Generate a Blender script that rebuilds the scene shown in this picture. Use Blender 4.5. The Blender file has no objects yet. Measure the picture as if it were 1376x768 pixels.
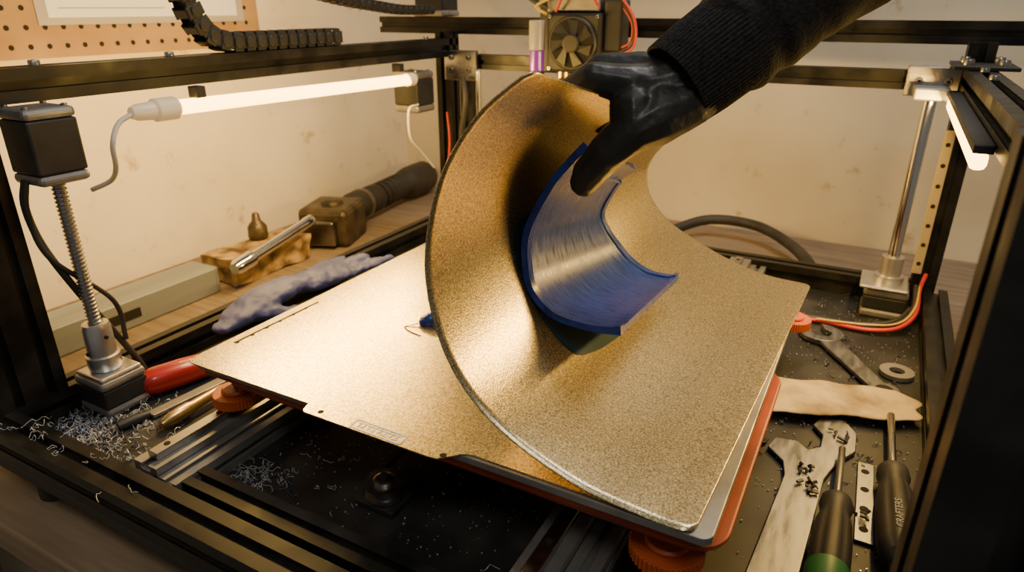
import bpy, bmesh, math, random
from mathutils import Vector, Matrix, noise
random.seed(7)
C=bpy.context.scene.collection
V=Vector
# ---------------------------------------------------------------- materials
def mat(name, col, rough=.5, metal=0.0, col2=None, nscale=20, bump=0.0, bscale=80, emis=None, estr=0, rvar=0.0, stretch=None, trans=0.0, coat=0.0, detail=4, lo=.35, hi=.65, spec=None):
    m=bpy.data.materials.new(name); m.use_nodes=True
    nt=m.node_tree; b=nt.nodes["Principled BSDF"]
    b.inputs["Base Color"].default_value=(*col,1); b.inputs["Roughness"].default_value=rough; b.inputs["Metallic"].default_value=metal
    if trans: b.inputs["Transmission Weight"].default_value=trans
    if coat: b.inputs["Coat Weight"].default_value=coat
    if spec is not None: b.inputs["Specular IOR Level"].default_value=spec
    if emis: b.inputs["Emission Color"].default_value=(*emis,1); b.inputs["Emission Strength"].default_value=estr
    tc=nt.nodes.new("ShaderNodeTexCoord"); mp=nt.nodes.new("ShaderNodeMapping")
    nt.links.new(tc.outputs["Object"],mp.inputs[0])
    if stretch: mp.inputs["Scale"].default_value=stretch
    if col2 or rvar:
        n=nt.nodes.new("ShaderNodeTexNoise"); n.inputs["Scale"].default_value=nscale; n.inputs["Detail"].default_value=detail
        nt.links.new(mp.outputs[0],n.inputs["Vector"])
        if col2:
            r=nt.nodes.new("ShaderNodeValToRGB"); r.color_ramp.elements[0].position=lo; r.color_ramp.elements[1].position=hi
            r.color_ramp.elements[0].color=(*col,1); r.color_ramp.elements[1].color=(*col2,1)
            nt.links.new(n.outputs["Fac"],r.inputs[0]); nt.links.new(r.outputs[0],b.inputs["Base Color"])
        if rvar:
            mr=nt.nodes.new("ShaderNodeMapRange"); mr.inputs["From Min"].default_value=.3; mr.inputs["From Max"].default_value=.7
            mr.inputs["To Min"].default_value=max(0,rough-rvar); mr.inputs["To Max"].default_value=min(1,rough+rvar)
            nt.links.new(n.outputs["Fac"],mr.inputs[0]); nt.links.new(mr.outputs[0],b.inputs["Roughness"])
    if bump:
        n2=nt.nodes.new("ShaderNodeTexNoise"); n2.inputs["Scale"].default_value=bscale; n2.inputs["Detail"].default_value=3
        nt.links.new(mp.outputs[0],n2.inputs["Vector"])
        bp=nt.nodes.new("ShaderNodeBump"); bp.inputs["Strength"].default_value=bump; bp.inputs["Distance"].default_value=.002
        nt.links.new(n2.outputs["Fac"],bp.inputs["Height"]); nt.links.new(bp.outputs[0],b.inputs["Normal"])
    return m

def pei_mat():
    m=mat("gold_pei",(.56,.42,.24),.30,.95)
    nt=m.node_tree; b=nt.nodes["Principled BSDF"]
    tc=[n for n in nt.nodes if n.bl_idname=="ShaderNodeTexCoord"][0]
    n=nt.nodes.new("ShaderNodeTexNoise"); n.inputs["Scale"].default_value=760; n.inputs["Detail"].default_value=3
    nt.links.new(tc.outputs["Object"],n.inputs["Vector"])
    r=nt.nodes.new("ShaderNodeValToRGB"); r.color_ramp.elements[0].position=.36; r.color_ramp.elements[1].position=.66
    r.color_ramp.elements[0].color=(.29,.22,.105,1); r.color_ramp.elements[1].color=(.80,.68,.43,1)
    nt.links.new(n.outputs["Fac"],r.inputs[0]); nt.links.new(r.outputs[0],b.inputs["Base Color"])
    bp=nt.nodes.new("ShaderNodeBump"); bp.inputs["Strength"].default_value=.55; bp.inputs["Distance"].default_value=.00029
    nt.links.new(n.outputs["Fac"],bp.inputs["Height"])
    nt.links.new(bp.outputs[0],b.inputs["Normal"])
    return m
def wall_mat():
    m=mat("painted_wall",(.74,.66,.50),.85,0,col2=(.65,.57,.42),nscale=5,bump=.12,bscale=60,detail=6)
    nt=m.node_tree; b=nt.nodes["Principled BSDF"]
    src=b.inputs["Base Color"].links[0].from_socket
    tc=[n for n in nt.nodes if n.bl_idname=="ShaderNodeTexCoord"][0]
    n=nt.nodes.new("ShaderNodeTexNoise"); n.inputs["Scale"].default_value=20; n.inputs["Detail"].default_value=6; n.inputs["Roughness"].default_value=.65
    nt.links.new(tc.outputs["Object"],n.inputs["Vector"])
    r=nt.nodes.new("ShaderNodeValToRGB"); r.color_ramp.elements[0].position=.61; r.color_ramp.elements[1].position=.72
    nt.links.new(n.outputs["Fac"],r.inputs[0])
    mx=nt.nodes.new("ShaderNodeMixRGB"); mx.inputs[2].default_value=(.30,.19,.09,1)
    ml=nt.nodes.new("ShaderNodeMath"); ml.operation='MULTIPLY'; ml.inputs[1].default_value=.6
    nt.links.new(r.outputs[0],ml.inputs[0]); nt.links.new(ml.outputs[0],mx.inputs[0]); nt.links.new(src,mx.inputs[1]); nt.links.new(mx.outputs[0],b.inputs["Base Color"])
    return m
M={}
M['pei']=pei_mat()
M['wall']=wall_mat()
M['blk']=mat("black_anodised",(.012,.012,.013),.42,.6,col2=(.03,.028,.026),nscale=30,rvar=.12)
M['blkp']=mat("black_plastic",(.012,.012,.012),.5,0,col2=(.022,.022,.022),nscale=40)
M['base']=mat("black_base_panel",(.012,.012,.012),.55,.1,col2=(.05,.046,.042),nscale=14,rvar=.15,detail=8,lo=.45,hi=.8)
M['steel']=mat("steel",(.5,.49,.47),.3,1,col2=(.35,.33,.3),nscale=30,rvar=.12)
M['dsteel']=mat("dark_steel",(.2,.19,.18),.38,1,col2=(.32,.3,.28),nscale=25,rvar=.12)
M['tool']=mat("worn_tool_steel",(.13,.132,.14),.40,.9,col2=(.22,.22,.23),nscale=140,rvar=.1,detail=8,bump=.06,bscale=150,stretch=(1,.25,1))
M['alu']=mat("aluminium",(.62,.61,.6),.38,.9,col2=(.5,.49,.47),nscale=20,rvar=.1)
M['bar']=mat("brushed_bar",(.40,.45,.52),.45,.7,col2=(.30,.34,.40),nscale=20,rvar=.1,stretch=(1,.1,1))
M['walu']=mat("worn_aluminium",(.36,.35,.33),.45,.7,col2=(.22,.21,.20),nscale=30,rvar=.1)
M['chrome']=mat("chrome",(.75,.74,.72),.12,1)
M['org']=mat("orange_plastic",(.50,.10,.02),.45,0,col2=(.36,.06,.012),nscale=30)
M['red']=mat("red_plate",(.34,.05,.012),.42,.1,col2=(.20,.025,.008),nscale=14)
M['rdl']=mat("red_handle",(.36,.015,.012),.28,0,coat=.3)
M['peg']=mat("hardboard",(.38,.23,.095),.7,0,col2=(.30,.17,.065),nscale=12,detail=8)
M['dark']=mat("hole_dark",(.01,.007,.005),.9)
M['wood']=mat("bench_wood",(.27,.20,.13),.8,0,col2=(.19,.135,.085),nscale=8,stretch=(1,10,12),detail=6,bump=.1)
M['oldwood']=mat("charred_wood",(.50,.34,.15),.75,0,col2=(.08,.045,.025),nscale=34,bump=.5,bscale=60,detail=8,lo=.38,hi=.64)
M['lamp']=mat("lamp_diffuser",(1,.85,.6),.4,0,emis=(1,.56,.13),estr=12)
M['lampcap']=mat("lamp_cap",(.8,.70,.52),.35,0,emis=(1,.6,.25),estr=.25)
M['white']=mat("white_cable",(.7,.65,.56),.5)
M['paper']=mat("paper",(.72,.72,.72),.5)
M['ink']=mat("ink_grey",(.25,.25,.27),.7)
M['glove']=mat("black_nitrile",(.013,.0125,.012),.43,0,bump=.28,bscale=130,rvar=.05,nscale=40,col2=(.020,.019,.018),spec=.36)
M['cloth']=mat("black_fleece",(.014,.013,.013),.95,0,col2=(.026,.024,.024),nscale=300,bump=.8,bscale=500,spec=.15)
M['blueg']=mat("blue_glove",(.035,.045,.14),.6,0,col2=(.08,.085,.20),nscale=20,bump=.8,bscale=60)
M['teal']=mat("teal_shadow",(.003,.030,.055),.38,.3,col2=(.010,.05,.08),nscale=12,lo=.35,hi=.75)  # colour of the painted teal shadow around the blue print
M['green']=mat("green_grip",(.03,.16,.04),.45)
M['ystain']=mat("stained_paper",(.48,.37,.18),.8,0,col2=(.18,.12,.05),nscale=24,bump=.25,detail=8,lo=.42,hi=.70)
M['rub']=mat("rubber_black",(.016,.015,.014),.55,0,col2=(.034,.029,.025),nscale=25)
M['brn']=mat("greasy_iron",(.035,.029,.024),.4,.6,col2=(.12,.09,.06),nscale=35,bump=.4,bscale=50)
M['rwire']=mat("red_wire",(.5,.03,.02),.45)
M['ywire']=mat("yellow_wire",(.6,.42,.05),.45)
M['purple']=mat("purple_coolant",(.22,.03,.36),.2,0,emis=(.4,.1,.7),estr=.15)
M['clear']=mat("clear_plastic",(.38,.35,.32),.2,0)
M['cream']=mat("cream_rail",(.55,.45,.28),.4,.5)
M['shred']=mat("plastic_shred",(.50,.50,.52),.28,.5)
M['shredb']=mat("plastic_shred_dark",(.05,.05,.07),.3,.3)
M['brass']=mat("brass",(.50,.36,.16),.3,1)
M['etch']=mat("etched_mark",(.98,.97,.94),.8,spec=.1)
M['print']=mat("grey_lettering",(.35,.34,.32),.6)
M['floor']=mat("concrete",(.16,.15,.14),.8,col2=(.22,.21,.2),nscale=4)
def blue_mat():
    m=mat("blue_translucent_print",(.012,.03,.20),.3,0,spec=.5)
    nt=m.node_tree; b=nt.nodes["Principled BSDF"]
    tc=[n for n in nt.nodes if n.bl_idname=="ShaderNodeTexCoord"][0]
    mp=nt.nodes.new("ShaderNodeMapping"); mp.inputs["Scale"].default_value=(20,260,20)
    nt.links.new(tc.outputs["Object"],mp.inputs[0])
    n=nt.nodes.new("ShaderNodeTexNoise"); n.inputs["Scale"].default_value=3; n.inputs["Detail"].default_value=5
    nt.links.new(mp.outputs[0],n.inputs["Vector"])
    r=nt.nodes.new("ShaderNodeValToRGB"); r.color_ramp.elements[0].position=.3; r.color_ramp.elements[1].position=.72
    r.color_ramp.elements[0].color=(.003,.012,.085,1); r.color_ramp.elements[1].color=(.010,.045,.31,1)
    nt.links.new(n.outputs["Fac"],r.inputs[0]); nt.links.new(r.outputs[0],b.inputs["Base Color"])
    mr=nt.nodes.new("ShaderNodeMapRange"); mr.inputs["From Min"].default_value=.3; mr.inputs["From Max"].default_value=.7
    mr.inputs["To Min"].default_value=.20; mr.inputs["To Max"].default_value=.42
    nt.links.new(n.outputs["Fac"],mr.inputs[0]); nt.links.new(mr.outputs[0],b.inputs["Roughness"])
    w=nt.nodes.new("ShaderNodeTexWave"); w.bands_direction='Y'; w.inputs["Scale"].default_value=160; w.inputs["Distortion"].default_value=.4
    nt.links.new(tc.outputs["Object"],w.inputs["Vector"])
    bp=nt.nodes.new("ShaderNodeBump"); bp.inputs["Strength"].default_value=.35; bp.inputs["Distance"].default_value=.0003
    nt.links.new(w.outputs["Fac"],bp.inputs["Height"])
    nt.links.new(bp.outputs[0],b.inputs["Normal"])
    return m
M['blue']=blue_mat()
# ---------------------------------------------------------------- helpers
def empty(name,loc=(0,0,0)):
    e=bpy.data.objects.new(name,None); e.empty_display_size=.02; C.objects.link(e); e.location=loc
    return e
def addobj(name,me,material=None,parent=None,smooth=False):
    o=bpy.data.objects.new(name,me); C.objects.link(o)
    if material is not None: me.materials.append(M[material] if isinstance(material,str) else material)
    if parent is not None: o.parent=parent; o.matrix_parent_inverse=Matrix.Translation(parent.location).inverted()
    if smooth:
        for p in me.polygons: p.use_smooth=True
    return o
def frombm(name,bm,material=None,parent=None,smooth=False):
    bmesh.ops.recalc_face_normals(bm,faces=bm.faces)
    me=bpy.data.meshes.new(name); bm.to_mesh(me); bm.free()
    return addobj(name,me,material,parent,smooth)
def bevel(o,w,seg=2):
    md=o.modifiers.new("b",'BEVEL'); md.width=w; md.segments=seg; md.limit_method='ANGLE'; return o
def box(name,lo,hi,material,parent=None,bv=.0015,rz=0,mtx=None):
    bm=bmesh.new(); bmesh.ops.create_cube(bm,size=1)
    c=(V(lo)+V(hi))/2; d=V(hi)-V(lo)
    bmesh.ops.scale(bm,vec=d,verts=bm.verts)
    if rz: bmesh.ops.rotate(bm,cent=(0,0,0),matrix=Matrix.Rotation(rz,3,'Z'),verts=bm.verts)
    bmesh.ops.translate(bm,vec=c,verts=bm.verts)
    if mtx is not None: bmesh.ops.transform(bm,matrix=mtx,verts=bm.verts)
    o=frombm(name,bm,material,parent)
    if bv: bevel(o,bv)
    return o
def frame(d):
    d=d.normalized(); up=V((0,0,1)) if abs(d.z)<.9 else V((1,0,0))
    a=d.cross(up).normalized(); b=a.cross(d).normalized()
    return a,b
def lathe(name,p0,p1,prof,material,parent=None,seg=32,smooth=True):
    p0=V(p0);p1=V(p1); a,b=frame(p1-p0); bm=bmesh.new(); rings=[]
    for f,r in prof:
        c=p0.lerp(p1,f)
        rings.append([bm.verts.new(c+(a*math.cos(t)+b*math.sin(t))*r) for t in [2*math.pi*i/seg for i in range(seg)]])
    for q in range(len(rings)-1):
        for i in range(seg):
            bm.faces.new((rings[q][i],rings[q][(i+1)%seg],rings[q+1][(i+1)%seg],rings[q+1][i]))
    bm.faces.new(rings[0][::-1]); bm.faces.new(rings[-1])
    o=frombm(name,bm,material,parent,False)
    me=o.data
    if smooth:
        for p in me.polygons:
            if len(p.vertices)==4: p.use_smooth=True
        md=o.modifiers.new("es",'EDGE_SPLIT'); md.split_angle=math.radians(35)
    return o
def cyl(name,p0,p1,r,material,parent=None,seg=28,ch=0.0):
    L=(V(p1)-V(p0)).length; c=min(.45,(ch or min(r*.12,.0015))/L)
    return lathe(name,p0,p1,[(0,r*.9 if not ch else r-ch),(c,r),(1-c,r),(1,r*.9 if not ch else r-ch)],material,parent,seg)
def cr(pts,n):
    pts=[V(p) for p in pts]; P=[pts[0]*2-pts[1]]+pts+[pts[-1]*2-pts[-2]]
    L=[0]
    for i in range(len(pts)-1): L.append(L[-1]+(pts[i+1]-pts[i]).length)
    out=[]
    for k in range(n+1):
        s=L[-1]*k/n; i=0
        while i<len(pts)-2 and s>L[i+1]: i+=1
        t=(s-L[i])/max(1e-9,(L[i+1]-L[i])); a,b,c,d=P[i],P[i+1],P[i+2],P[i+3]
        out.append(.5*((2*b)+(c-a)*t+(2*a-5*b+4*c-d)*t*t+(3*b-a-3*c+d)*t**3))
    return out
def wire(name,pts,r,material,parent=None,res=8):
    cu=bpy.data.curves.new(name,'CURVE'); cu.dimensions='3D'; cu.bevel_depth=r; cu.bevel_resolution=3; cu.use_fill_caps=True
    q=cr(pts,max(8,res*len(pts))); sp=cu.splines.new('POLY'); sp.points.add(len(q)-1)
    for i,p in enumerate(q): sp.points[i].co=(*p,1)
    sp.use_smooth=True
    cu.materials.append(M[material]); o=bpy.data.objects.new(name,cu); C.objects.link(o)
    if parent is not None: o.parent=parent; o.matrix_parent_inverse=Matrix.Translation(parent.location).inverted()
    return o
def poly(name,pts,z0,z1,material,parent=None,bv=.0006):
    bm=bmesh.new(); lo=[bm.verts.new((x,y,z0)) for x,y in pts]; hi=[bm.verts.new((x,y,z1)) for x,y in pts]
    n=len(pts); bm.faces.new(lo[::-1]); bm.faces.new(hi)
    for i in range(n): bm.faces.new((lo[i],lo[(i+1)%n],hi[(i+1)%n],hi[i]))
    o=frombm(name,bm,material,parent)
    if bv: bevel(o,bv)
    return o
def extr(name,p0,p1,material,parent=None,w=.03,w2=None):
    """T-slot aluminium extrusion between two points, axis aligned"""
    p0=V(p0);p1=V(p1); d=(p1-p0).normalized()
    if abs(d.z)>.9: a,b=V((1,0,0)),V((0,1,0))
    elif abs(d.y)>.9: a,b=V((1,0,0)),V((0,0,1))
    else: a,b=V((0,1,0)),V((0,0,1))
    w2=w2 or w
    h=w/2; h2=w2/2; s=min(w,w2)*.14; dp=min(w,w2)*.22; t=min(w,w2)*.06; s2=s*1.9
    def side(L,H):
        n=max(1,round(2*L/(min(w,w2)))); out=[(-L,-H)]
        for k in range(n):
            c=-L+(2*k+1)*L/n
            out+=[(c-s,-H),(c-s,-H+t),(c-s2,-H+t),(c-s2*.7,-H+dp),(c+s2*.7,-H+dp),(c+s2,-H+t),(c+s,-H+t),(c+s,-H)]
        return out
    pr=side(h,h2)
    pr+=[(-y,x) for x,y in side(h2,h)]
    pr+=[(-x,-y) for x,y in side(h,h2)]
    pr+=[(y,-x) for x,y in side(h2,h)]
    bm=bmesh.new()
    A=[bm.verts.new(p0+a*x+b*y) for x,y in pr]; B=[bm.verts.new(p1+a*x+b*y) for x,y in pr]; n=len(pr)
    bm.faces.new(A[::-1]); bm.faces.new(B)
    for i in range(n): bm.faces.new((A[i],A[(i+1)%n],B[(i+1)%n],B[i]))
    return frombm(name,bm,material,parent)
def bolt(name,c,r,h,material,parent,ax=(0,0,1)):
    c=V(c);ax=V(ax)
    o=lathe(name,c,c+ax*h,[(0,r),(.75,r),(1,r*.85)],material,parent,16)
    lathe(name+"_socket",c+ax*h*.95,c+ax*h*1.03,[(0,r*.45),(1,r*.45)],'dark',parent,6,False)
    return o

# ---------------------------------------------------------------- room
WX,WY=-1.08,1.41
box("wall_left",(WX-.1,-.9,-.85),(WX,WY+.1,1.7),'wall',bv=0)
box("wall_back",(WX,WY,-.85),(1.6,WY+.1,1.7),'wall',bv=0)
box("floor",(WX-.1,-.9,-.9),(1.6,WY+.1,-.85),'floor',bv=0)
bench=empty("workbench",(-.2,.85,-.06))
box("bench_top",(WX+.002,.195,-.075),(.75,WY-.002,-.04),'wood',bench,.003)
for i,(x,y) in enumerate([(-1.0,.25),(.68,.25),(-1.0,1.34),(.68,1.34)]):
    box("leg_%d"%i,(x-.035,y-.035,-.85),(x+.035,y+.035,-.075),'wood',bench,.003)
box("apron",(-.97,.235,-.15),(.65,.26,-.075),'blkp',bench,.002)
peg=empty("pegboard",(WX+.004,.65,.5))
box("board",(WX+.001,.15,.322),(WX+.009,.965,.95),'peg',peg,.001)
bm=bmesh.new()
for i in range(32):
    for j in range(22):
        y=.17+i*.0255; z=.338+j*.0255
        if y>.955 or z>.94: continue
        m=Matrix.Translation((WX+.0092,y,z))@Matrix.Rotation(math.pi/2,4,'Y')
        bmesh.ops.create_circle(bm,cap_ends=True,segments=12,radius=.0038,matrix=m)
frombm("peg_holes",bm,'dark',peg)
pap=empty("pinned_paper",(WX+.012,.75,.5))
box("plastic_sleeve",(WX+.0095,.57,.366),(WX+.0105,.93,.72),'clear',pap,0)
box("sheet",(WX+.0106,.585,.376),(WX+.0112,.915,.71),'paper',pap,0)
for k in range(9):
    box("line_%d"%k,(WX+.0112,.6,.388+k*.022),(WX+.0115,.6+.12+.16*random.random(),.3895+k*.022),'ink',pap,0)

# ---------------------------------------------------------------- printer frame
fr=empty("printer_frame",(-.3,.65,0))
XL,XR,YF,YB=-.70,.105,.24,1.045
extr("rail_front",(XL-.03,YF,.015),(XR+.015,YF,.015),'blk',fr)
extr("rail_back",(XL,YB,.015),(XR,YB,.015),'blk',fr)
extr("rail_left",(XL,YF+.015,.015),(XL,YB-.015,.015),'blk',fr)
extr("rail_right",(XR,YF+.015,.015),(XR,YB-.015,.015),'blk',fr)
box("base_panel",(XL-.03,YF-.015,-.012),(XR+.015,YB+.015,-.0005),'base',fr,.001)
extr("post_front_left",(XL,.275,.03),(XL,.275,.31),'blk',fr,.03,.06)
extr("post_back_left",(XL,YB,.03),(XL,YB,.35),'blk',fr)
extr("post_back_right",(.09,YB,.03),(.09,YB,.35),'blk',fr)
extr("post_front_right",(.071,.275,.03),(.071,.275,.35),'blk',fr,.058,.05)
extr("top_left",(XL,.245,.325),(XL,YB+.015,.325),'blk',fr)
extr("top_back",(XL+.015,YB,.303),(.075,YB,.303),'blk',fr,.024)
extr("gantry_beam",(-.86,YB+.03,.36),(.30,YB+.03,.36),'blk',fr,.028)
extr("top_right",(.09,.25,.307),(.09,YB-.015,.307),'blk',fr)
for i,(x,y) in enumerate([(-.63,.245),(.06,.245),(-.63,1.03),(.06,1.03)]):
    cyl("foot_%d"%i,(x,y,-.0395),(x,y,-.012),.014,'rub',fr)
box("bracket_back_left",(-.69,YB-.026,.272),(-.625,YB-.016,.322),'steel',fr,.002)
box("bracket_back_right",(.015,YB-.026,.285),(.075,YB-.016,.322),'steel',fr,.002)
for i,(x,z) in enumerate([(-.675,.29),(-.64,.29),(-.675,.31),(-.64,.31),(.03,.304),(.062,.304)]):
    bolt("bolt_b%d"%i,(x,YB-.026,z),.0045,.004,'dsteel',fr,(0,-1,0))
for i,(x,y,z) in enumerate([(-.70,.36,.34),(-.70,.5,.34),(-.70,.98,.34),(.09,.95,.322),(.09,.85,.322),(.09,1.0,.322)]):
    bolt("bolt_t%d"%i,(x,y,z),.005,.005,'steel',fr)
box("plate_top_right",(.06,.96,.3225),(.125,1.06,.327),'blkp',fr,.001)
for i,(x,y) in enumerate([(.075,.98),(.11,.98),(.075,1.03),(.11,1.03)]):
    bolt("bolt_pr%d"%i,(x,y,.327),.006,.007,'steel',fr)
box("z_rail_strip",(.072,YB-.022,.05),(.084,YB-.0155,.245),'cream',fr,.001)
for i in range(7):
    bolt("zr_%d"%i,(.078,YB-.022,.065+i*.027),.0028,.001,'dark',fr,(0,-1,0))
extr("z_guide_left",(-.655,YB,.03),(-.655,YB,.29),'blk',fr,.024)
cyl("z_rod_left",(-.625,YB-.02,.03),(-.625,YB-.02,.29),.005,'steel',fr)
for nm,x in (("y_rail_a",-.50),("y_rail_b",-.155)):
    extr(nm,(x,.262,.015),(x,YB-.016,.015),'walu',fr,.03)
    extr(nm+"_side",(x+.027,.262,.0115),(x+.027,YB-.016,.0115),'walu',fr,.022)
    box(nm+"_guide",(x-.006,.27,.0302),(x+.006,YB-.03,.037),'steel',fr,.001)
    for k in range(14):
        bolt(nm+"_s%d"%k,(x,.285+k*.055,.037),.0028,.0006,'dark',fr)
    for yy in (.42,.68):
        box(nm+"_car%d"%int(yy*100),(x-.014,yy,.0375),(x+.014,yy+.05,.052),'steel',fr,.0015)
extr("cross_rail",(-.46,.278,.0125),(-.185,.278,.0125),'blk',fr,.024)
box("belt",(-.335,.36,.012),(-.329,1.02,.018),'rub',fr,.0003)
pu=empty("idler_pulley",(-.315,.352,.01))
box("mount",(-.335,.335,.0),(-.295,.385,.006),'blkp',pu,.001)
lathe("wheel",(-.315,.352,.007),(-.315,.352,.020),[(0,.017),(.12,.017),(.2,.013),(.8,.013),(.88,.017),(1,.017)],'dsteel',pu)
lathe("hub",(-.315,.352,.020),(-.315,.352,.025),[(0,.009),(.6,.009),(1,.005)],'steel',pu)
lathe("screw",(-.315,.352,.025),(-.315,.352,.027),[(0,.004),(1,.0035)],'dark',pu,6)

# ---------------------------------------------------------------- steppers + lead screws
def stepper(name,c,w,h,cap=.012,parent=None):
    e=parent or empty(name,c); x,y,z=c; g=w/2
    box("motor_body",(x-g*.97,y-g*.97,z+cap),(x+g*.97,y+g*.97,z+h-cap),'blkp',e,.002)
    box("motor_cap_low",(x-g,y-g,z),(x+g,y+g,z+cap),'walu',e,.004)
    box("motor_cap_top",(x-g,y-g,z+h-cap),(x+g,y+g,z+h),'walu',e,.004)
    for i,(a,b) in enumerate([(-1,-1),(1,-1),(1,1),(-1,1)]):
        bolt("motor_bolt_%d"%i,(x+a*g*.72,y+b*g*.72,z+h),.0028,.002,'dsteel',e)
    return e
def threaded(name,p0,p1,r,parent,pitch=.004):
    p0=V(p0);p1=V(p1);L=(p1-p0).length;n=int(L/pitch)*4; pr=[]
    for i in range(n+1): pr.append((i/n, r if i%4 in(1,2) else r*.78))
    return lathe(name,p0,p1,pr,'steel',parent,20)
e=stepper("stepper_motor",(-.671,.336,.240),.046,.068,.010)
e2=empty("lead_screw",(-.664,.335,.17))
threaded("thread",(-.664,.335,.095),(-.664,.335,.240),.0065,e2)
lathe("coupler",(-.664,.335,.045),(-.664,.335,.095),[(0,.015),(.08,.016),(.3,.016),(.32,.0135),(.9,.0135),(1,.012)],'alu',e2)
bolt("grub_a",(-.664,.3215,.065),.002,.002,'dark',e2,(0,-1,0)); bolt("grub_b",(-.6505,.335,.082),.002,.002,'dark',e2,(1,0,0))
e=empty("bearing_block",(-.664,.336,.02))
stepper("",(-.662,.336,.0005),.049,.040,.010,e)
box("flange",(-.684,.314,.0405),(-.640,.358,.0445),'alu',e,.003)
e=stepper("stepper_motor",(-.71,.955,.225),.05,.066,.012)
e=empty("z_motor_mount",(.045,.985,.02))
stepper("",(.045,.985,.0005),.054,.042,.012,e)
box("plate",(.012,.952,.0427),(.070,1.018,.047),'alu',e,.002)
lathe("coupler",(.045,.985,.0472),(.045,.985,.082),[(0,.018),(.25,.018),(.26,.0135),(1,.0135)],'alu',e)
cyl("rod",(.045,.985,.082),(.045,.985,.285),.0075,'chrome',e)
box("rod_clamp",(.026,.968,.2855),(.064,1.014,.30),'alu',e,.002)
# ---------------------------------------------------------------- lamps
la=empty("led_tube_lamp",(-.686,.67,.283))
cyl("diffuser",(-.672,.475,.290),(-.672,.885,.284),.0080,'lamp',la)
lathe("cap_near",(-.672,.425,.2905),(-.672,.477,.290),[(0,.006),(.12,.0085),(.45,.0095),(.5,.0120),(.95,.0120),(1,.010)],'lampcap',la)
lathe("cap_far",(-.672,.885,.284),(-.672,.905,.284),[(0,.010),(.8,.010),(1,.006)],'lampcap',la)
for i,y in enumerate((.50,.86)): box("clip_%d"%i,(-.680,y,.2975),(-.665,y+.012,.3098),'blkp',la,.001)
wire("lamp_cord",[(-.672,.427,.290),(-.665,.405,.283),(-.66,.392,.265),(-.672,.397,.24),(-.70,.405,.222),(-.72,.395,.212)],.0026,'white',la)
lb=empty("led_tube_lamp",(.07,.75,.28))
box("diffuser",(.062,.60,.277),(.0735,.965,.291),'lamp',lb,.004)
box("housing",(.061,.59,.2913),(.0745,.98,.298),'blkp',lb,.001)
def strip_light(name,loc,target,length,width,energy,parent):
    l=bpy.data.lights.new(name,'AREA'); l.shape='RECTANGLE'; l.size=width; l.size_y=length; l.energy=energy; l.color=(1,.60,.135)
    o=bpy.data.objects.new(name,l); C.objects.link(o)
    z=(V(loc)-V(target)).normalized(); y=V((0,1,0)); y=(y-z*y.dot(z)).normalized(); x=y.cross(z)
    m=Matrix((x,y,z)).transposed().to_4x4(); m.translation=V(loc)
    o.matrix_world=m; o.parent=parent; o.matrix_parent_inverse=Matrix.Translation(parent.location).inverted()
    return o
strip_light("led_strip_in",(-.6635,.68,.283),(-.60,.68,.24),.40,.006,5.4,la)
strip_light("led_strip_wall",(-.6805,.68,.285),(-.78,.68,.27),.40,.006,4.6,la)
strip_light("led_strip",(.0605,.78,.281),(-.02,.78,.24),.35,.008,3.6,lb)

# ---------------------------------------------------------------- bed
bed=empty("heated_bed",(-.28,.56,.07))
def rrect(x0,y0,x1,y1,r,n=6):
    out=[]
    for cx,cy,a in ((x1-r,y0+r,-90),(x1-r,y1-r,0),(x0+r,y1-r,90),(x0+r,y0+r,180)):
        for i in range(n+1):
            t=math.radians(a+90*i/n); out.append((cx+r*math.cos(t),cy+r*math.sin(t)))
    return out
poly("aluminium_plate",rrect(-.520,.3365,-.045,.800,.008),.0825,.0888,'walu',bed,.0008)
poly("insulation",rrect(-.515,.340,-.052,.797,.008),.076,.0823,'red',bed,.0005)
poly("bed_carrier",rrect(-.508,.350,-.0385,.618,.026,10),.063,.0675,'red',bed,.002)
poly("bed_carrier_rear",rrect(-.508,.619,-.064,.80,.02,10),.063,.0675,'red',bed,.002)
poly("carrier_core",rrect(-.42,.40,-.12,.76,.01),.0525,.0627,'blkp',bed,.001)
def knob(c,r,name):
    x,y,z=c; n=44; pts=[]
    for i in range(n*2):
        t=math.pi*i/n; rr=r*(1.0 if i%2 else .93); pts.append((x+rr*math.cos(t),y+rr*math.sin(t)))
    poly(name,pts,z,z+.010,'org',bed,.0004)
    cyl(name+"_boss",(x,y,z+.010),(x,y,z+.0145),r*.6,'org',bed)
    cyl(name+"_nut",(x,y,z-.004),(x,y,z),r*.3,'brass',bed,6)
    cyl(name+"_screw",(x,y,z-.008),(x,y,.073),.0022,'steel',bed,10)
knob((-.494,.358,.043),.0225,"knob_fl"); knob((-.078,.368,.038),.0265,"knob_fr"); knob((-.050,.775,.047),.020,"knob_br"); knob((-.49,.77,.043),.022,"knob_bl")
fs=empty("build_sheet",(-.3,.56,.09))
pts=[(-.523,.345),(-.521,.3345),(-.515,.332),(-.372,.333),(-.369,.324),(-.366,.322),(-.246,.322),(-.238,.323),(-.225,.336),(-.218,.339),(-.075,.339),(-.068,.345),(-.062,.790),(-.068,.795),(-.515,.80),(-.523,.793)]
poly("sheet",pts,.0889,.0901,'pei',fs,.0002)
for i,(x,y) in enumerate([(-.354,.3285),(-.236,.3285)]):
    cyl("hole_%d"%i,(x,y,.0899),(x,y,.0903),.0026,'dark',fs)
poly("edge_slot",[(-.5135,.378),(-.5110,.378),(-.5090,.49),(-.5115,.49)],.0899,.0904,'dark',fs,0)
for i in range(7):
    y=.378+.018*i; poly("slot_tick_%d"%i,[(-.5115,y),(-.5085,y+.001),(-.5085,y+.004),(-.5115,y+.004)],.0899,.0904,'dark',fs,0)
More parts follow.
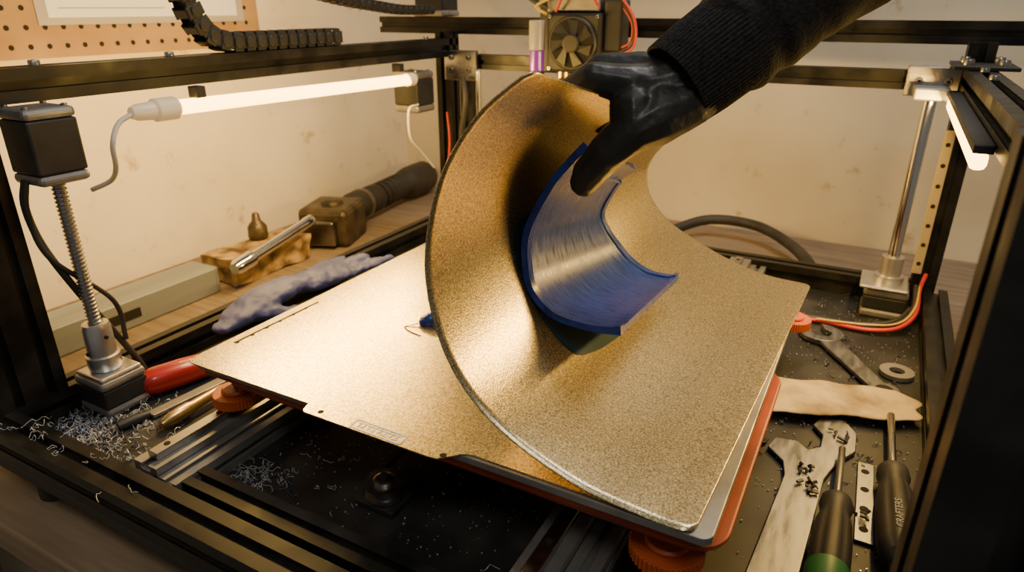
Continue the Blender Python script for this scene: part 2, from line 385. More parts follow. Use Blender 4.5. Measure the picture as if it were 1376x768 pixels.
def strip(a,b,w,nm):
    a=V((*a,0));b=V((*b,0)); d=(b-a).normalized(); n=V((-d.y,d.x,0))*w/2
    poly(nm,[tuple((a-n)[:2]),tuple((b-n)[:2]),tuple((b+n)[:2]),tuple((a+n)[:2])],.09,.0904,'etch',fs,0)
L=[(-.320,.3345),(-.272,.3345),(-.272,.3240),(-.320,.3240)]
for i in range(4): strip(L[i],L[(i+1)%4],.0013,"label_%d"%i)
gx=-.3165
for k,w in enumerate([.004,.0025,.005,.003,.004,.0055,.003,.0045]):
    strip((gx,.3316),(gx+w,.3316),.0012,"glyph_t%d"%k)
    strip((gx+w*.5,.3316),(gx+w*.5,.3268),.0012,"glyph_v%d"%k)
    if k%2: strip((gx,.3268),(gx+w,.3268),.0012,"glyph_b%d"%k)
    gx+=w+.0012
# ---------------------------------------------------------------- flexed sheet
FC=[(-.056,.335,.0908),(-.09,.335,.0915),(-.142,.335,.100),(-.199,.335,.127),(-.234,.335,.168),(-.248,.335,.226),(-.236,.335,.286),(-.208,.335,.330),(-.172,.335,.359)]
BC=[(-.039,.800,.0908),(-.09,.800,.094),(-.135,.800,.106),(-.172,.798,.122),(-.21,.79,.146),(-.233,.78,.178),(-.236,.77,.212),(-.217,.76,.243),(-.18,.75,.268)]
NS,NT=80,60
fc=cr(FC,400); bc=cr(BC,400)
def samp(c,s): 
    f=max(0,min(1,s))*400; i=min(399,int(f)); return c[i].lerp(c[i+1],f-i)
def surf(s,t): return samp(fc,s).lerp(samp(bc,s),t)
def snorm(s,t):
    e=.004; a=surf(min(1,s+e),t)-surf(max(0,s-e),t); b=surf(s,min(1,t+e))-surf(s,max(0,t-e))
    n=a.cross(b).normalized()
    return n if (n.x+n.z)>0 else -n
flex=empty("flexible_build_plate",(-.2,.55,.2))
bm=bmesh.new(); g=[]
ss=[0,.002,.005,.01,.016,.024]+[.024+(.952)*i/NS for i in range(1,NS)]+[.976,.984,.99,.995,.998,1]
for s in ss:
    ds=min(s,1-s); rho=.022; ins=0
    if ds<rho: ins=rho*(1-math.sqrt(max(0,1-(1-ds/rho)**2)))
    row=[]
    for j in range(NT+1):
        t=ins+(1-2*ins)*j/NT; row.append(bm.verts.new(surf(s,t)))
    g.append(row)
for i in range(len(g)-1):
    for j in range(NT): bm.faces.new((g[i][j],g[i+1][j],g[i+1][j+1],g[i][j+1]))
o=frombm("spring_steel",bm,'pei',flex,True)
md=o.modifiers.new("s",'SOLIDIFY'); md.thickness=.0009; md.offset=0
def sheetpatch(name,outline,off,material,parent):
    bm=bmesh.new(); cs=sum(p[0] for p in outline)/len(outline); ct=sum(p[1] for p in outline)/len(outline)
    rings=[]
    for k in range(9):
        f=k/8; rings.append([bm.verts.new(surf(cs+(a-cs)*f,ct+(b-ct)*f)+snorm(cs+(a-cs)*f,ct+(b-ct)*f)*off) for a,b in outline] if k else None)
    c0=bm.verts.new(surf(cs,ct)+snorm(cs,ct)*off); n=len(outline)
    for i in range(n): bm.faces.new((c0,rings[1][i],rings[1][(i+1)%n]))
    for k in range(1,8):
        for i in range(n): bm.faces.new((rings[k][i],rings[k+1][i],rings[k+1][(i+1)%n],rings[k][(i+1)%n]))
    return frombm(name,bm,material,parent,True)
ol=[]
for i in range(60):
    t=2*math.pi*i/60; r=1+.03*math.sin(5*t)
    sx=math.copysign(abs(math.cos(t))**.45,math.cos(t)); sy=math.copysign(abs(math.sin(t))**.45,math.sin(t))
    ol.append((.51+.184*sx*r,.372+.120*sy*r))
sheetpatch("teal_shadow_patch",ol,.0010,'teal',flex)  # print's teal shadow on the sheet, painted as a thin dark patch

# ---------------------------------------------------------------- blue print
bp=empty("blue_printed_part",(-.2,.53,.2))
NA=[(-.186,.45,.300),(-.2005,.45,.284),(-.215,.45,.265),(-.234,.45,.226),(-.235,.45,.1945),(-.230,.45,.176),(-.2175,.45,.162),(-.203,.45,.155),(-.176,.45,.1525),(-.149,.45,.155)]
FA=[(-.200,.62,.245),(-.214,.62,.236),(-.224,.62,.224),(-.235,.62,.198),(-.228,.62,.180),(-.215,.62,.165),(-.200,.62,.151),(-.182,.62,.142),(-.166,.62,.140),(-.150,.62,.141)]
na=cr(NA,60); fa=cr(FA,60)
def arcn(c,i):
    a=c[max(0,i-1)]; b=c[min(60,i+1)]; d=(b-a).normalized(); n=V((d.z,0,-d.x)); 
    return -n if n.x+n.z<0 else n
bm=bmesh.new(); prof=[(0,.0000,.0058),(.04,.0,.0058),(.046,.0,.0040),(.94,.0,.0040),(.946,0,.0054),(1,.0,.0054)]
rows_i=[];rows_o=[]
for i in range(61):
    ni=arcn(na,i); nf=arcn(fa,i); ri=[];ro=[]
    endk=.0018 if (i<2 or i>58) else 0
    for f,o_,h in prof:
        p=na[i].lerp(fa[i],f); n=ni.lerp(nf,f).normalized()
        ri.append(bm.verts.new(p+n*(h+endk-.001))); ro.append(bm.verts.new(p-n*.001))
    rows_i.append(ri); rows_o.append(ro)
k=len(prof)
for i in range(60):
    for j in range(k-1):
        bm.faces.new((rows_i[i][j],rows_i[i+1][j],rows_i[i+1][j+1],rows_i[i][j+1]))
        bm.faces.new((rows_o[i][j],rows_o[i][j+1],rows_o[i+1][j+1],rows_o[i+1][j]))
    for j in (0,k-1): bm.faces.new((rows_i[i][j],rows_o[i][j],rows_o[i+1][j],rows_i[i+1][j]))
for i in (0,60):
    for j in range(k-1): bm.faces.new((rows_i[i][j],rows_i[i][j+1],rows_o[i][j+1],rows_o[i][j]))
o=frombm("trough_shell",bm,'blue',bp); 
for p in o.data.polygons: p.use_smooth=True
md=o.modifiers.new("es",'EDGE_SPLIT'); md.split_angle=math.radians(35)
bl=empty("blue_purge_blob",(-.372,.503,.095))
lathe("blob",(-.378,.497,.0903),(-.364,.512,.098),[(0,.004),(.2,.007),(.6,.008),(.9,.006),(1,.003)],'blue',bl,14)
wire("strand",[(-.372,.50,.094),(-.385,.49,.091),(-.388,.484,.0908),(-.374,.478,.0908),(-.362,.476,.0908)],.0005,'shredb',bl)

# ---------------------------------------------------------------- gloved hand + sleeve
arm=empty("gloved_hand",(-.15,.47,.34))
bm=bmesh.new()
def chain(pts):
    for (p,r),(q,s) in zip(pts[:-1],pts[1:]):
        p=V(p);q=V(q); n=max(2,int((q-p).length/(min(r,s)*.16)))
        for i in range(n+1):
            f=i/n; c=p.lerp(q,f); rr=r+(s-r)*f
            bmesh.ops.create_icosphere(bm,subdivisions=2,radius=rr,matrix=Matrix.Translation(c))
W=((-.112,.496,.345),.0215)
PC=((-.143,.478,.333),.0235)
idx=[((-.158,.458,.341),.0138),((-.1805,.447,.3450),.0112),((-.1990,.451,.3355),.0098),((-.2125,.457,.3185),.0086)]
mid=[((-.156,.483,.348),.0138),((-.1850,.473,.3490),.0110),((-.2040,.478,.3365),.0098),((-.2160,.483,.3145),.0086)]
rin=[((-.153,.506,.344),.0135),((-.1805,.499,.3430),.0106),((-.2000,.503,.3305),.0093),((-.2130,.506,.3085),.0082)]
pin=[((-.148,.524,.335),.0115),((-.1730,.523,.3320),.0090),((-.1920,.525,.3200),.0082),((-.2050,.527,.3010),.0075)]
for f in (idx,mid,rin,pin):
    chain([W,((V(PC[0])*.5+V(f[0][0])*.5),.0180)]+f)
chain([W,PC,((-.149,.467,.327),.0205)])
TM=((-.1500,.4490,.3120),.0165)
chain([PC,((-.138,.463,.320),.0205),TM,((-.1655,.4425,.2965),.0140),((-.1790,.4440,.2800),.0125),((-.1830,.4450,.2725),.0106)])
chain([((-.156,.462,.336),.0140),((-.153,.453,.327),.0160),TM])
chain([((-.149,.467,.327),.0205),TM])
chain([W,((-.122,.478,.328),.0185),((-.138,.463,.320),.0205)])
chain([W,((-.075,.528,.372),.019)])
o=frombm("glove",bm,'glove',arm,True)
md=o.modifiers.new("r",'REMESH'); md.mode='VOXEL'; md.voxel_size=.0010; md.use_smooth_shade=True
md=o.modifiers.new("s",'SMOOTH'); md.iterations=5; md.factor=.5
tx=bpy.data.textures.new("wr",'CLOUDS'); tx.noise_scale=.014; tx.noise_depth=1
md=o.modifiers.new("d",'DISPLACE'); md.texture=tx; md.strength=.0010; md.mid_level=.5; md.texture_coords='LOCAL'
def tube(name,path,rad,n,seg,material,parent,fn):
    c=cr(path,n); bm=bmesh.new(); rings=[]
    for i,p in enumerate(c):
        d=(c[min(n,i+1)]-c[max(0,i-1)]).normalized()
        a=V((0,0,1)).cross(d).normalized(); b=d.cross(a)
        f=i/n
        rings.append([bm.verts.new(p+(a*math.cos(t)+b*math.sin(t))*(rad(f)+fn(f,t,p))) for t in [2*math.pi*k/seg for k in range(seg)]])
    for i in range(n):
        for k in range(seg): bm.faces.new((rings[i][k],rings[i][(k+1)%seg],rings[i+1][(k+1)%seg],rings[i+1][k]))
    bm.faces.new(rings[-1])
    o=frombm(name,bm,material,parent,True)
    md=o.modifiers.new("s",'SOLIDIFY'); md.thickness=.002; md.offset=-1
    return o
SP=[(-.133,.484,.339),(-.110,.506,.361),(-.087,.529,.383),(-.034,.567,.430),(.055,.630,.51),(.154,.68,.60)]
tube("ribbed_cuff",SP[:3],lambda f:.0325+.002*math.sin(f*math.pi)-.0015*(f>.95),90,420,'cloth',arm,
     lambda f,t,p:.00055*math.sin(t*70)+.0016*noise.noise(p*45))
SP2=[(-.112,.504,.359)]+SP[2:]
tube("sleeve",SP2,lambda f:.0350+.016*min(1,f*1.8)-.005*max(0,1-f*22),160,140,'cloth',arm,
     lambda f,t,p:.0075*noise.noise(V((p.x*16,p.y*16,p.z*34+math.cos(t))))+.003*noise.noise(p*70))

# ---------------------------------------------------------------- print head
ph=empty("print_head",(-.43,.98,.34))
box("fan_housing",(-.462,.955,.300),(-.378,.985,.382),'blkp',ph,.004)
lathe("fan_ring",(-.420,.955,.341),(-.420,.951,.341),[(0,.037),(.5,.038),(1,.036)],'blkp',ph,40)
lathe("fan_recess",(-.420,.9508,.341),(-.420,.9503,.341),[(0,.034),(1,.034)],'dark',ph,40)
lathe("fan_hub",(-.420,.950,.341),(-.420,.946,.341),[(0,.013),(.7,.013),(1,.011)],'rub',ph,30)
for k in range(7):
    a=2*math.pi*k/7; bm=bmesh.new(); vs=[]
    for r,da,yy in ((.012,0,.9495),(.033,.35,.9500),(.033,.85,.947),(.012,.65,.947)):
        vs.append(bm.verts.new((-.420+r*math.cos(a+da),yy,.341+r*math.sin(a+da))))
    bm.faces.new(vs); frombm("blade_%d"%k,bm,'blkp',ph)
for i,(x,z) in enumerate([(-.457,.305),(-.383,.305),(-.457,.377),(-.383,.377)]): bolt("scr%d"%i,(x,.955,z),.003,.002,'steel',ph,(0,-1,0))
box("carriage",(-.49,.986,.295),(-.36,1.027,.40),'blkp',ph,.003)
box("side_box",(-.377,.965,.33),(-.35,1.0,.40),'blkp',ph,.003)
box("top_block",(-.47,.97,.383),(-.385,1.0,.41),'dsteel',ph,.003)
lathe("nozzle",(-.44,.97,.300),(-.44,.97,.278),[(0,.010),(.4,.010),(.5,.006),(1,.001)],'brass',ph,12)
cyl("coolant_tube",(-.478,.955,.300),(-.478,.955,.330),.011,'purple',ph)
cyl("coolant_cap",(-.478,.955,.330),(-.478,.955,.372),.012,'clear',ph)
cyl("coolant_base",(-.478,.955,.288),(-.478,.955,.300),.012,'blkp',ph)
wire("wire_black",[(-.46,.975,.385),(-.50,.97,.405),(-.49,.97,.43),(-.44,.97,.44),(-.38,.98,.43)],.004,'rub',ph)
wire("wire_red_1",[(-.352,.97,.335),(-.335,.965,.345),(-.335,.965,.37),(-.355,.97,.395)],.0018,'rwire',ph)
wire("wire_red_2",[(-.352,.965,.325),(-.328,.96,.34),(-.33,.96,.375),(-.36,.97,.41)],.0018,'rwire',ph)
wire("wire_blk_2",[(-.352,.968,.330),(-.331,.962,.342),(-.332,.962,.372),(-.357,.97,.402)],.0018,'rub',ph)
wire("wire_yellow",[(-.465,.96,.38),(-.478,.95,.39),(-.46,.95,.40),(-.43,.96,.412)],.002,'ywire',ph)
wire("wire_red_3",[(-.45,.96,.384),(-.43,.95,.41),(-.40,.955,.41),(-.385,.965,.39)],.002,'rwire',ph)
e=empty("gantry_motor",(-.73,1.06,.39)); box("body",(-.77,1.05,.376),(-.71,1.10,.42),'blkp',e,.003); box("cap",(-.772,1.048,.3745),(-.708,1.102,.385),'walu',e,.003)
# ---------------------------------------------------------------- cable chains
def cable_chain(name,pts,w,h,step):
    e=empty(name,pts[0]); c=cr(pts,400); L=0; bm=bmesh.new(); last=-1
    for i in range(1,401):
        L+=(c[i]-c[i-1]).length
        if L-last>=step or last<0:
            last=L; d=(c[min(400,i+2)]-c[max(0,i-2)]).normalized(); a=V((1,0,0)); a=(a-d*a.dot(d)).normalized(); b=d.cross(a)
            R=Matrix((a,d,b)).transposed().to_4x4(); R.translation=c[i]
            for sx in (-1,1):
                bmesh.ops.create_cube(bm,size=1,matrix=R@Matrix.Translation((sx*w/2,0,0))@Matrix.Diagonal((w*.12,step*.80,h,1)))
                bmesh.ops.create_cube(bm,size=1,matrix=R@Matrix.Translation((sx*w*.45,step*.5,0))@Matrix.Diagonal((w*.10,step*.5,h*.7,1)))
                bmesh.ops.create_cone(bm,cap_ends=True,segments=14,radius1=h*.30,radius2=h*.30,depth=w*.1,matrix=R@Matrix.Translation((sx*(w/2+w*.09),0,0))@Matrix.Rotation(math.pi/2,4,'Y'))
            for sz in (-1,1):
                bmesh.ops.create_cube(bm,size=1,matrix=R@Matrix.Translation((0,0,sz*h*.47))@Matrix.Diagonal((w,step*.55,h*.12,1)))
    o=frombm("links",bm,'blkp',e); bevel(o,.0008,1)
    wire("inner_cable",[tuple(c[k]) for k in range(0,401,25)],h*.2,'rub',e)
    return e
cable_chain("cable_chain",[(-.70,.535,.47),(-.70,.528,.42),(-.70,.533,.388),(-.70,.549,.363),(-.70,.575,.3525),(-.70,.61,.3515),(-.70,.68,.3515),(-.70,.76,.3515)],.022,.022,.0165)
cable_chain("cable_chain",[(-.70,.63,.425),(-.70,.70,.413),(-.70,.78,.400),(-.70,.85,.392),(-.70,.92,.386),(-.70,1.0,.386)],.018,.014,.014)

# ---------------------------------------------------------------- cables
e=empty("power_cable",(-.2,1.25,-.03))
wire("loop",[(-.36,1.20,-.03),(-.33,1.27,-.02),(-.27,1.33,-.005),(-.18,1.33,-.005),(-.10,1.25,-.012),(-.055,1.15,-.02),(-.06,1.09,-.03)],.010,'rub',e)
wire("loop_b",[(-.34,1.17,-.033),(-.26,1.19,-.033),(-.18,1.17,-.033),(-.10,1.12,-.033)],.006,'rub',e)
e=empty("wiring_harness",(.05,.95,.01))
wire("wire_red",[(-.06,.90,.004),(-.02,.905,.004),(.03,.90,.006),(.065,.915,.01),(.083,.95,.02),(.085,1.0,.035),(.09,1.025,.05)],.0028,'rwire',e)
wire("wire_black",[(-.06,.907,.004),(-.02,.912,.004),(.03,.908,.006),(.062,.925,.01),(.079,.955,.02),(.08,1.0,.04)],.0035,'rub',e)
wire("wire_yellow",[(-.03,.90,.008),(.03,.905,.011),(.065,.922,.014),(.081,.955,.025),(.084,1.0,.04)],.0013,'ywire',e)
wire("wire_black_2",[(-.05,.915,.003),(.02,.918,.004),(.06,.935,.01),(.077,.965,.02)],.003,'rub',e)
e=empty("motor_cable",(-.69,.33,.15))
wire("black_1",[(-.672,.312,.245),(-.678,.309,.22),(-.676,.314,.18),(-.672,.335,.12),(-.68,.36,.07),(-.675,.375,.03),(-.67,.38,.004)],.0035,'rub',e)
wire("black_2",[(-.668,.311,.245),(-.672,.307,.215),(-.670,.314,.17),(-.668,.36,.11),(-.675,.368,.06)],.0025,'rub',e)
e=empty("drive_cable",(-.66,.98,.2))
wire("white_wire",[(-.685,.93,.24),(-.682,.90,.235),(-.682,.90,.19),(-.682,.93,.16),(-.68,.96,.13)],.0018,'white',e)
wire("black_wire",[(-.64,1.0,.28),(-.63,.99,.24),(-.64,.99,.18),(-.645,1.0,.1),(-.65,1.0,.035)],.005,'rub',e)
wire("red_wire",[(-.675,1.0,.22),(-.665,.99,.17),(-.67,.985,.1),(-.668,.99,.035)],.0018,'rwire',e)
# ---------------------------------------------------------------- left tools on bench
Zb=-.04
e=empty("aluminium_level",(-.92,.5,-.02))
box("bar",(-.960,.34,Zb+.0005),(-.900,.655,Zb+.044),'bar',e,.003)
box("end_cap",(-.958,.655,Zb+.002),(-.902,.660,Zb+.043),'bar',e,.002)
box("end_recess",(-.945,.660,Zb+.012),(-.915,.6605,Zb+.032),'dark',e,0)
box("vial_window",(-.8995,.47,Zb+.014),(-.899,.52,Zb+.028),'dark',e,0)
e=empty("wood_block",(-.93,.76,-.02))
bm=bmesh.new(); bmesh.ops.create_cube(bm,size=1); bmesh.ops.subdivide_edges(bm,edges=bm.edges,cuts=10,use_grid_fill=True)
bmesh.ops.scale(bm,vec=(.075,.170,.044),verts=bm.verts)
for v in bm.verts: v.co+=V((noise.noise(v.co*40),noise.noise(v.co*40+V((5,0,0))),noise.noise(v.co*40+V((0,5,0)))*.6))*.007
bmesh.ops.translate(bm,vec=(-.925,.765,Zb+.0245),verts=bm.verts); frombm("block",bm,'oldwood',e)
e=empty("nozzle_tip_bottle",(-.945,.785,.02))
lathe("tip",(-.945,.785,.0085),(-.945,.785,.055),[(0,.016),(.08,.0175),(.45,.0165),(.6,.012),(.66,.009),(.7,.008),(.95,.006),(1,.004)],'brn',e)
e=empty("socket_handle",(-.90,.82,0))
lathe("chrome_bar",(-.862,.66,.006),(-.888,.86,.030),[(0,.009),(.03,.0125),(.2,.013),(.22,.0095),(.9,.0095),(.92,.0105),(1,.010)],'chrome',e)
e=empty("mallet_head",(-.92,.92,0))
m=Matrix.Translation((-.925,.955,-.002))@Matrix.Rotation(math.radians(20),4,'Z')
box("head",(-.05,-.055,-.0375),(.05,.055,.036),'brn',e,.01,mtx=m)
box("collar",(-.035,-.072,-.03),(.03,-.05,.018),'dsteel',e,.004,mtx=m)
lathe("boss",m@V((0,0,.035)),m@V((0,0,.044)),[(0,.022),(.7,.020),(1,.012)],'brn',e)
e=empty("power_tool_grip",(-.96,1.15,.0))
lathe("grip",(-.95,1.03,.0),(-.985,1.36,.0),[(0,.024),(.03,.03),(.12,.031),(.14,.026),(.2,.026),(.22,.03),(.3,.03),(.32,.026),(.62,.027),(.66,.034),(.74,.038),(.95,.038),(1,.03)],'rub',e)
for k in range(5): lathe("ring_%d"%k,(-.962-.003*k,1.14+.02*k,0),(-.963-.003*k,1.148+.02*k,0),[(0,.0285),(.5,.030),(1,.0285)],'blkp',e)
lathe("steel_band",(-.9545,1.07,.0),(-.956,1.082,0),[(0,.0315),(1,.0315)],'dsteel',e)
e=empty("pry_bar",(-.8,.8,-.03))
lathe("bar",(-.80,.62,-.031),(-.79,.95,-.031),[(0,.004),(.02,.008),(.98,.008),(1,.005)],'tool',e,12)
e=empty("hex_rod",(-.78,.8,-.03))
lathe("bar",(-.765,.60,-.033),(-.755,1.05,-.033),[(0,.004),(.02,.006),(.98,.006),(1,.004)],'brn',e,6)
e=empty("blue_work_glove",(-.66,.55,.035))
bm=bmesh.new()
def chain2(pts):
    for (p,r),(q,s) in zip(pts[:-1],pts[1:]):
        p=V(p);q=V(q); n=max(3,int((q-p).length/(min(r,s)*.25)))
        for i in range(n+1):
            f=i/n; bmesh.ops.create_icosphere(bm,subdivisions=2,radius=r+(s-r)*f,matrix=Matrix.Translation(p.lerp(q,f))@Matrix.Diagonal((1,1,.6,1)))
chain2([((-.650,.468,.035),.014),((-.655,.50,.038),.022),((-.662,.53,.041),.025),((-.665,.58,.043),.024),((-.655,.63,.040),.021)])
chain2([((-.655,.61,.041),.016),((-.66,.68,.040),.012),((-.655,.73,.039),.010)])
chain2([((-.65,.61,.038),.016),((-.64,.69,.034),.012),((-.63,.76,.033),.010)])
chain2([((-.66,.60,.044),.014),((-.675,.66,.043),.011),((-.68,.71,.041),.009)])
chain2([((-.65,.51,.036),.016),((-.63,.55,.028),.012),((-.615,.59,.018),.010)])
o=frombm("glove_body",bm,'blueg',e,True)
md=o.modifiers.new("r",'REMESH'); md.mode='VOXEL'; md.voxel_size=.0028; md.use_smooth_shade=True
md=o.modifiers.new("s",'SMOOTH'); md.iterations=4
t2=bpy.data.textures.new("wr2",'CLOUDS'); t2.noise_scale=.02
md=o.modifiers.new("d",'DISPLACE'); md.texture=t2; md.strength=.010; md.mid_level=.5
# ---------------------------------------------------------------- tools in printer, left
def screwdriver(name,tip,hs,he,r,hm,shaft_r=.003,endm=None):
    e=empty(name,hs); tip=V(tip);hs=V(hs);he=V(he)
    lathe("shaft",tip,hs,[(0,shaft_r*.4),(.04,shaft_r),(1,shaft_r)],'steel',e,14)
    prof=[(0,r*.55),(.05,r*.8),(.12,r*.85),(.2,r*.72),(.32,r*.9),(.55,r),(.85,r),(.95,r*.85),(1,r*.5)]
    o=lathe("handle",hs,he,prof,hm,e,48)
    me=o.data; ax=(he-hs).normalized(); a,b=frame(ax)
    for v in me.vertices:
        d=v.co-hs; f=d.dot(ax)/(he-hs).length
        if .3<f<.93:
            rad=d-ax*d.dot(ax); an=math.atan2(rad.dot(b),rad.dot(a)); k=1-.09*max(0,math.cos(6*an))**2; v.co=hs+ax*d.dot(ax)+rad*k
    if endm: lathe("end_cap",hs.lerp(he,.78),hs.lerp(he,1.02),[(0,r*1.01),(.7,r*1.01),(.9,r*.85),(1,r*.4)],endm,e,32)
    return e
screwdriver("red_screwdriver",(-.585,.52,.010),(-.618,.448,.0145),(-.648,.355,.0155),.0155,'rdl')
e=empty("brass_punch",(-.57,.36,.01))
lathe("body",(-.573,.325,.008),(-.575,.405,.010),[(0,.004),(.1,.007),(.4,.0075),(.45,.006),(.9,.005),(1,.003)],'brass',e)
e=empty("steel_chisel",(-.60,.38,.004)); poly("blade",[(-.612,.335),(-.600,.335),(-.590,.43),(-.604,.43)],.001,.005,'walu',e)
lathe("tang",(-.606,.335,.005),(-.612,.305,.005),[(0,.004),(.5,.006),(1,.005)],'blkp',e,16)
# ---------------------------------------------------------------- tools in printer, right
e=empty("flat_spanner",(0,.52,.002))
poly("blade",[(-.034,.33),(-.020,.545),(-.024,.565),(-.040,.582),(-.036,.600),(-.016,.604),(-.006,.594),(.004,.604),(.004,.626),(-.006,.640),(.000,.660),(.020,.664),(.033,.645),(.034,.612),(.020,.585),(.012,.555),(.003,.33)],.001,.005,'tool',e,.0008)
cyl("hang_hole",(-.014,.36,.005),(-.014,.36,.0052),.006,'dark',e)
e=empty("combination_wrench",(.01,.8,.004))
def ringpts(c,r,a0,a1,n): return [(c[0]+r*math.cos(math.radians(a0+(a1-a0)*i/n)),c[1]+r*math.sin(math.radians(a0+(a1-a0)*i/n))) for i in range(n+1)]
d=V((.08,-.13,0)).normalized(); ang=math.degrees(math.atan2(-d.y,-d.x))
hc=(-.020,.862)
outer=ringpts(hc,.026,ang+25,ang+335,20); inn=ringpts(hc,.012,ang+315,ang+45,12)
poly("open_head",outer+inn,.001,.008,'tool',e,.001)
a=V((hc[0],hc[1],0))+d*.018; b=a+d*.115; n=V((-d.y,d.x,0))
poly("shank",[tuple((a+n*.013)[:2]),tuple((b+n*.010)[:2]),tuple((b-n*.010)[:2]),tuple((a-n*.013)[:2])],.002,.007,'tool',e,.001)
bb=b+d*.008
lathe("ring_head",(bb.x,bb.y,.001),(bb.x,bb.y,.009),[(0,.015),(.1,.016),(.9,.016),(1,.015)],'tool',e)
lathe("ring_hole",(bb.x,bb.y,.009),(bb.x,bb.y,.0094),[(0,.009),(1,.009)],'dark',e,12)
e=empty("steel_washer",(.072,.80,.003))
bm=bmesh.new(); n=32; 
R=[[bm.verts.new((.066+r*math.cos(2*math.pi*i/n),.80+r*math.sin(2*math.pi*i/n),z)) for i in range(n)] for r,z in ((.018,.001),(.018,.006),(.008,.006),(.008,.001))]
for k in range(4):
    for i in range(n): bm.faces.new((R[k][i],R[k][(i+1)%n],R[(k+1)%4][(i+1)%n],R[(k+1)%4][i]))
frombm("ring",bm,'walu',e)
e=empty("stained_paper",(0,.68,.01)); bm=bmesh.new(); g=[]
for i in range(33):
    row=[]
    for j in range(15):
        u=i/32;v=j/14; x=-.060+.146*u; y0=.628+.060*u+.0015*math.sin(u*14)+.0015*noise.noise(V((u*20,1,1))); y1=.705+.045*u+.002*math.sin(u*19+1)
        if u>.85: y1-=(u-.85)*.16
        row.append(bm.verts.new((x+.003*math.sin(v*9)*(u>.5),y0+(y1-y0)*v,.0100+.0012*noise.noise(V((u*6,v*3,2)))+.0010*math.sin(u*5))))
    g.append(row)
for i in range(32):
    for j in range(14): bm.faces.new((g[i][j],g[i+1][j],g[i+1][j+1],g[i][j+1]))
o=frombm("paper",bm,'ystain',e,True); md=o.modifiers.new("s",'SOLIDIFY'); md.thickness=.0015
screwdriver("green_screwdriver",(.022,.600,.014),(.0235,.520,.0145),(.024,.405,.0155),.0150,'rub',.003,'green')
e=screwdriver("black_screwdriver",(.060,.68,.016),(.063,.585,.0150),(.070,.46,.0155),.0155,'rub',.0035)
tcu=bpy.data.curves.new("handle_lettering",'FONT'); tcu.body="CRAFTERS"; tcu.size=.0075; tcu.extrude=.0001; tcu.align_y='CENTER'; tcu.materials.append(M['print'])
to=bpy.data.objects.new("handle_lettering",tcu); C.objects.link(to); to.parent=e; to.matrix_parent_inverse=Matrix.Translation(e.location).inverted()
to.location=(.0672,.485,.0312); to.rotation_euler=(0,0,math.radians(93.2))
e=empty("perforated_bracket",(.045,.55,.002))
poly("plate",[(.040,.49),(.054,.49),(.050,.60),(.037,.60)],.001,.003,'tool',e,.0004)
for k in range(4): cyl("hole_%d"%k,(.046-.0008*k,.505+k*.027,.003),(.046-.0008*k,.505+k*.027,.0034),.0035,'dark',e)
e=empty("flat_bar",(-.03,.57,.002)); poly("bar",[(-.075,.575),(-.043,.588),(-.041,.597),(-.075,.587)],.001,.004,'blk',e)

# ---------------------------------------------------------------- shavings
def shreds(name,n,areas,material,rr=.0004):
    cu=bpy.data.curves.new(name,'CURVE'); cu.dimensions='3D'; cu.bevel_depth=rr; cu.bevel_resolution=0
    for _ in range(n):
        cx,cy,sx,sy,z=random.choice(areas); x=random.gauss(cx,sx);y=random.gauss(cy,sy)
        if z==0 and y<.262: y=.262+random.random()*.01
        if z==0 and x<-.68 : x=-.68
        sp=cu.splines.new('POLY'); m=random.randint(5,11); sp.points.add(m-1); a=random.uniform(0,6.28); k=random.uniform(-1.1,1.1); st=random.uniform(.0008,.0030)
        zz=z+rr
        for i in range(m):
            sp.points[i].co=(x,y,zz,1); x+=st*math.cos(a);y+=st*math.sin(a);a+=k+random.uniform(-.3,.3); zz=z+rr+abs(math.sin(i*.8))*random.uniform(0,.005)
    cu.materials.append(M[material]); o=bpy.data.objects.new(name,cu); C.objects.link(o); return o
ar=[(-.655,.285,.018,.018,0),(-.63,.30,.025,.018,0),(-.645,.29,.012,.012,0),(-.60,.28,.03,.012,0),(-.62,.33,.02,.02,0),(-.43,.315,.018,.012,0)]
shreds("plastic_shavings",430,ar,'shred',.00032)
shreds("scattered_shavings",60,[(-.60,.24,.05,.006,.03),(-.38,.35,.06,.03,0),(-.54,.3,.02,.02,0)],'shred',.0003)
shreds("dark_plastic_shavings",200,ar+[(.02,.7,.03,.15,0)]*4,'shredb',.0006)
bm=bmesh.new()
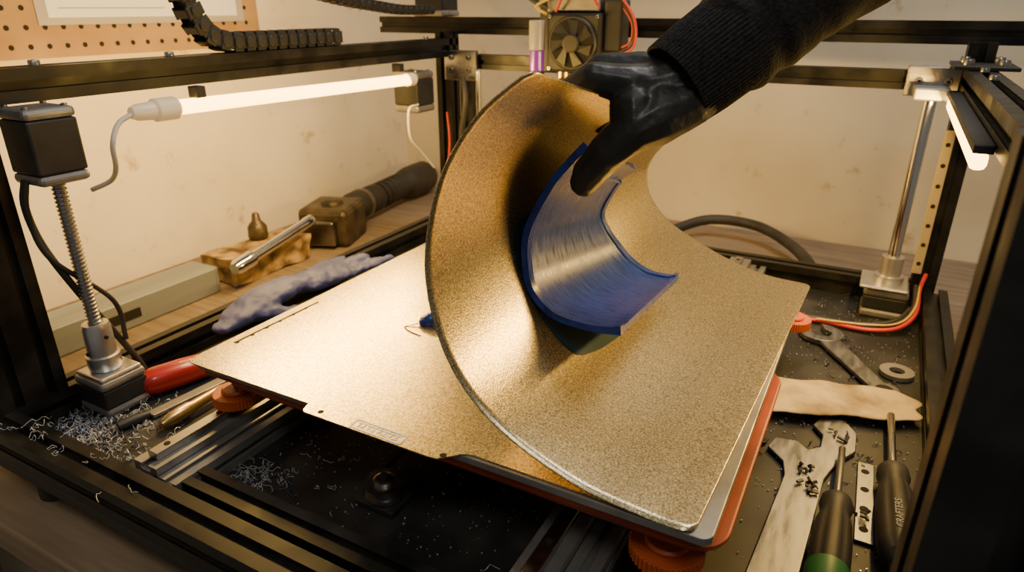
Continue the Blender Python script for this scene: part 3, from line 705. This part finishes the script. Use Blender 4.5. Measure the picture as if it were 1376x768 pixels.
for _ in range(750):
    x=random.uniform(-.05,.088) if random.random()<.75 else random.uniform(-.46,-.19); y=random.uniform(.42,1.0) if x>-.06 else random.uniform(.3,.42)
    s=random.uniform(.0004,.0014); m=Matrix.Translation((x,y,s*.5))@Matrix.Rotation(random.uniform(0,3),4,'Z')@Matrix.Diagonal((s,s*random.uniform(.4,1),s*.8,1))
    bmesh.ops.create_cube(bm,size=1,matrix=m)
frombm("filament_crumbs",bm,'shred')
bm=bmesh.new()
for cx,cy in ((.018,.63),(.0,.535),(-.004,.56),(.04,.52)):
    for _ in range(9):
        s=random.uniform(.003,.008); m=Matrix.Translation((cx+random.uniform(-.008,.008),cy+random.uniform(-.008,.008),.008))@Matrix.Rotation(random.uniform(0,3),4,(random.random(),random.random(),1))@Matrix.Diagonal((s,s*.4,s*.3,1))
        bmesh.ops.create_cube(bm,size=1,matrix=m)
frombm("black_plastic_bits",bm,'rub')

# ---------------------------------------------------------------- light + camera
w=bpy.data.worlds.new("world"); bpy.context.scene.world=w; w.use_nodes=True
w.node_tree.nodes["Background"].inputs[0].default_value=(1,.93,.80,1); w.node_tree.nodes["Background"].inputs[1].default_value=.15
def area(name,loc,target,size,energy,col):
    l=bpy.data.lights.new(name,'AREA'); l.shape='DISK'; l.size=size; l.energy=energy; l.color=col
    o=bpy.data.objects.new(name,l); C.objects.link(o); o.location=loc
    o.rotation_euler=(V(target)-V(loc)).to_track_quat('-Z','Y').to_euler(); return o
area("ceiling_lamp",(.05,1.0,1.6),(-.1,.5,.1),.45,12,(1,.97,.93))
area("room_lamp",(.35,-.3,1.4),(-.2,.7,.1),.5,6.5,(1,.95,.86))
cd=bpy.data.cameras.new("camera"); cd.sensor_width=36; cd.lens=36*900/1376; cd.clip_start=.01
cd.dof.use_dof=True; cd.dof.focus_distance=.54; cd.dof.aperture_fstop=9
co=bpy.data.objects.new("camera",cd); C.objects.link(co); co.location=(0,0,.39)
co.rotation_euler=(math.radians(90-22.6),0,math.radians(28.6)); bpy.context.scene.camera=co
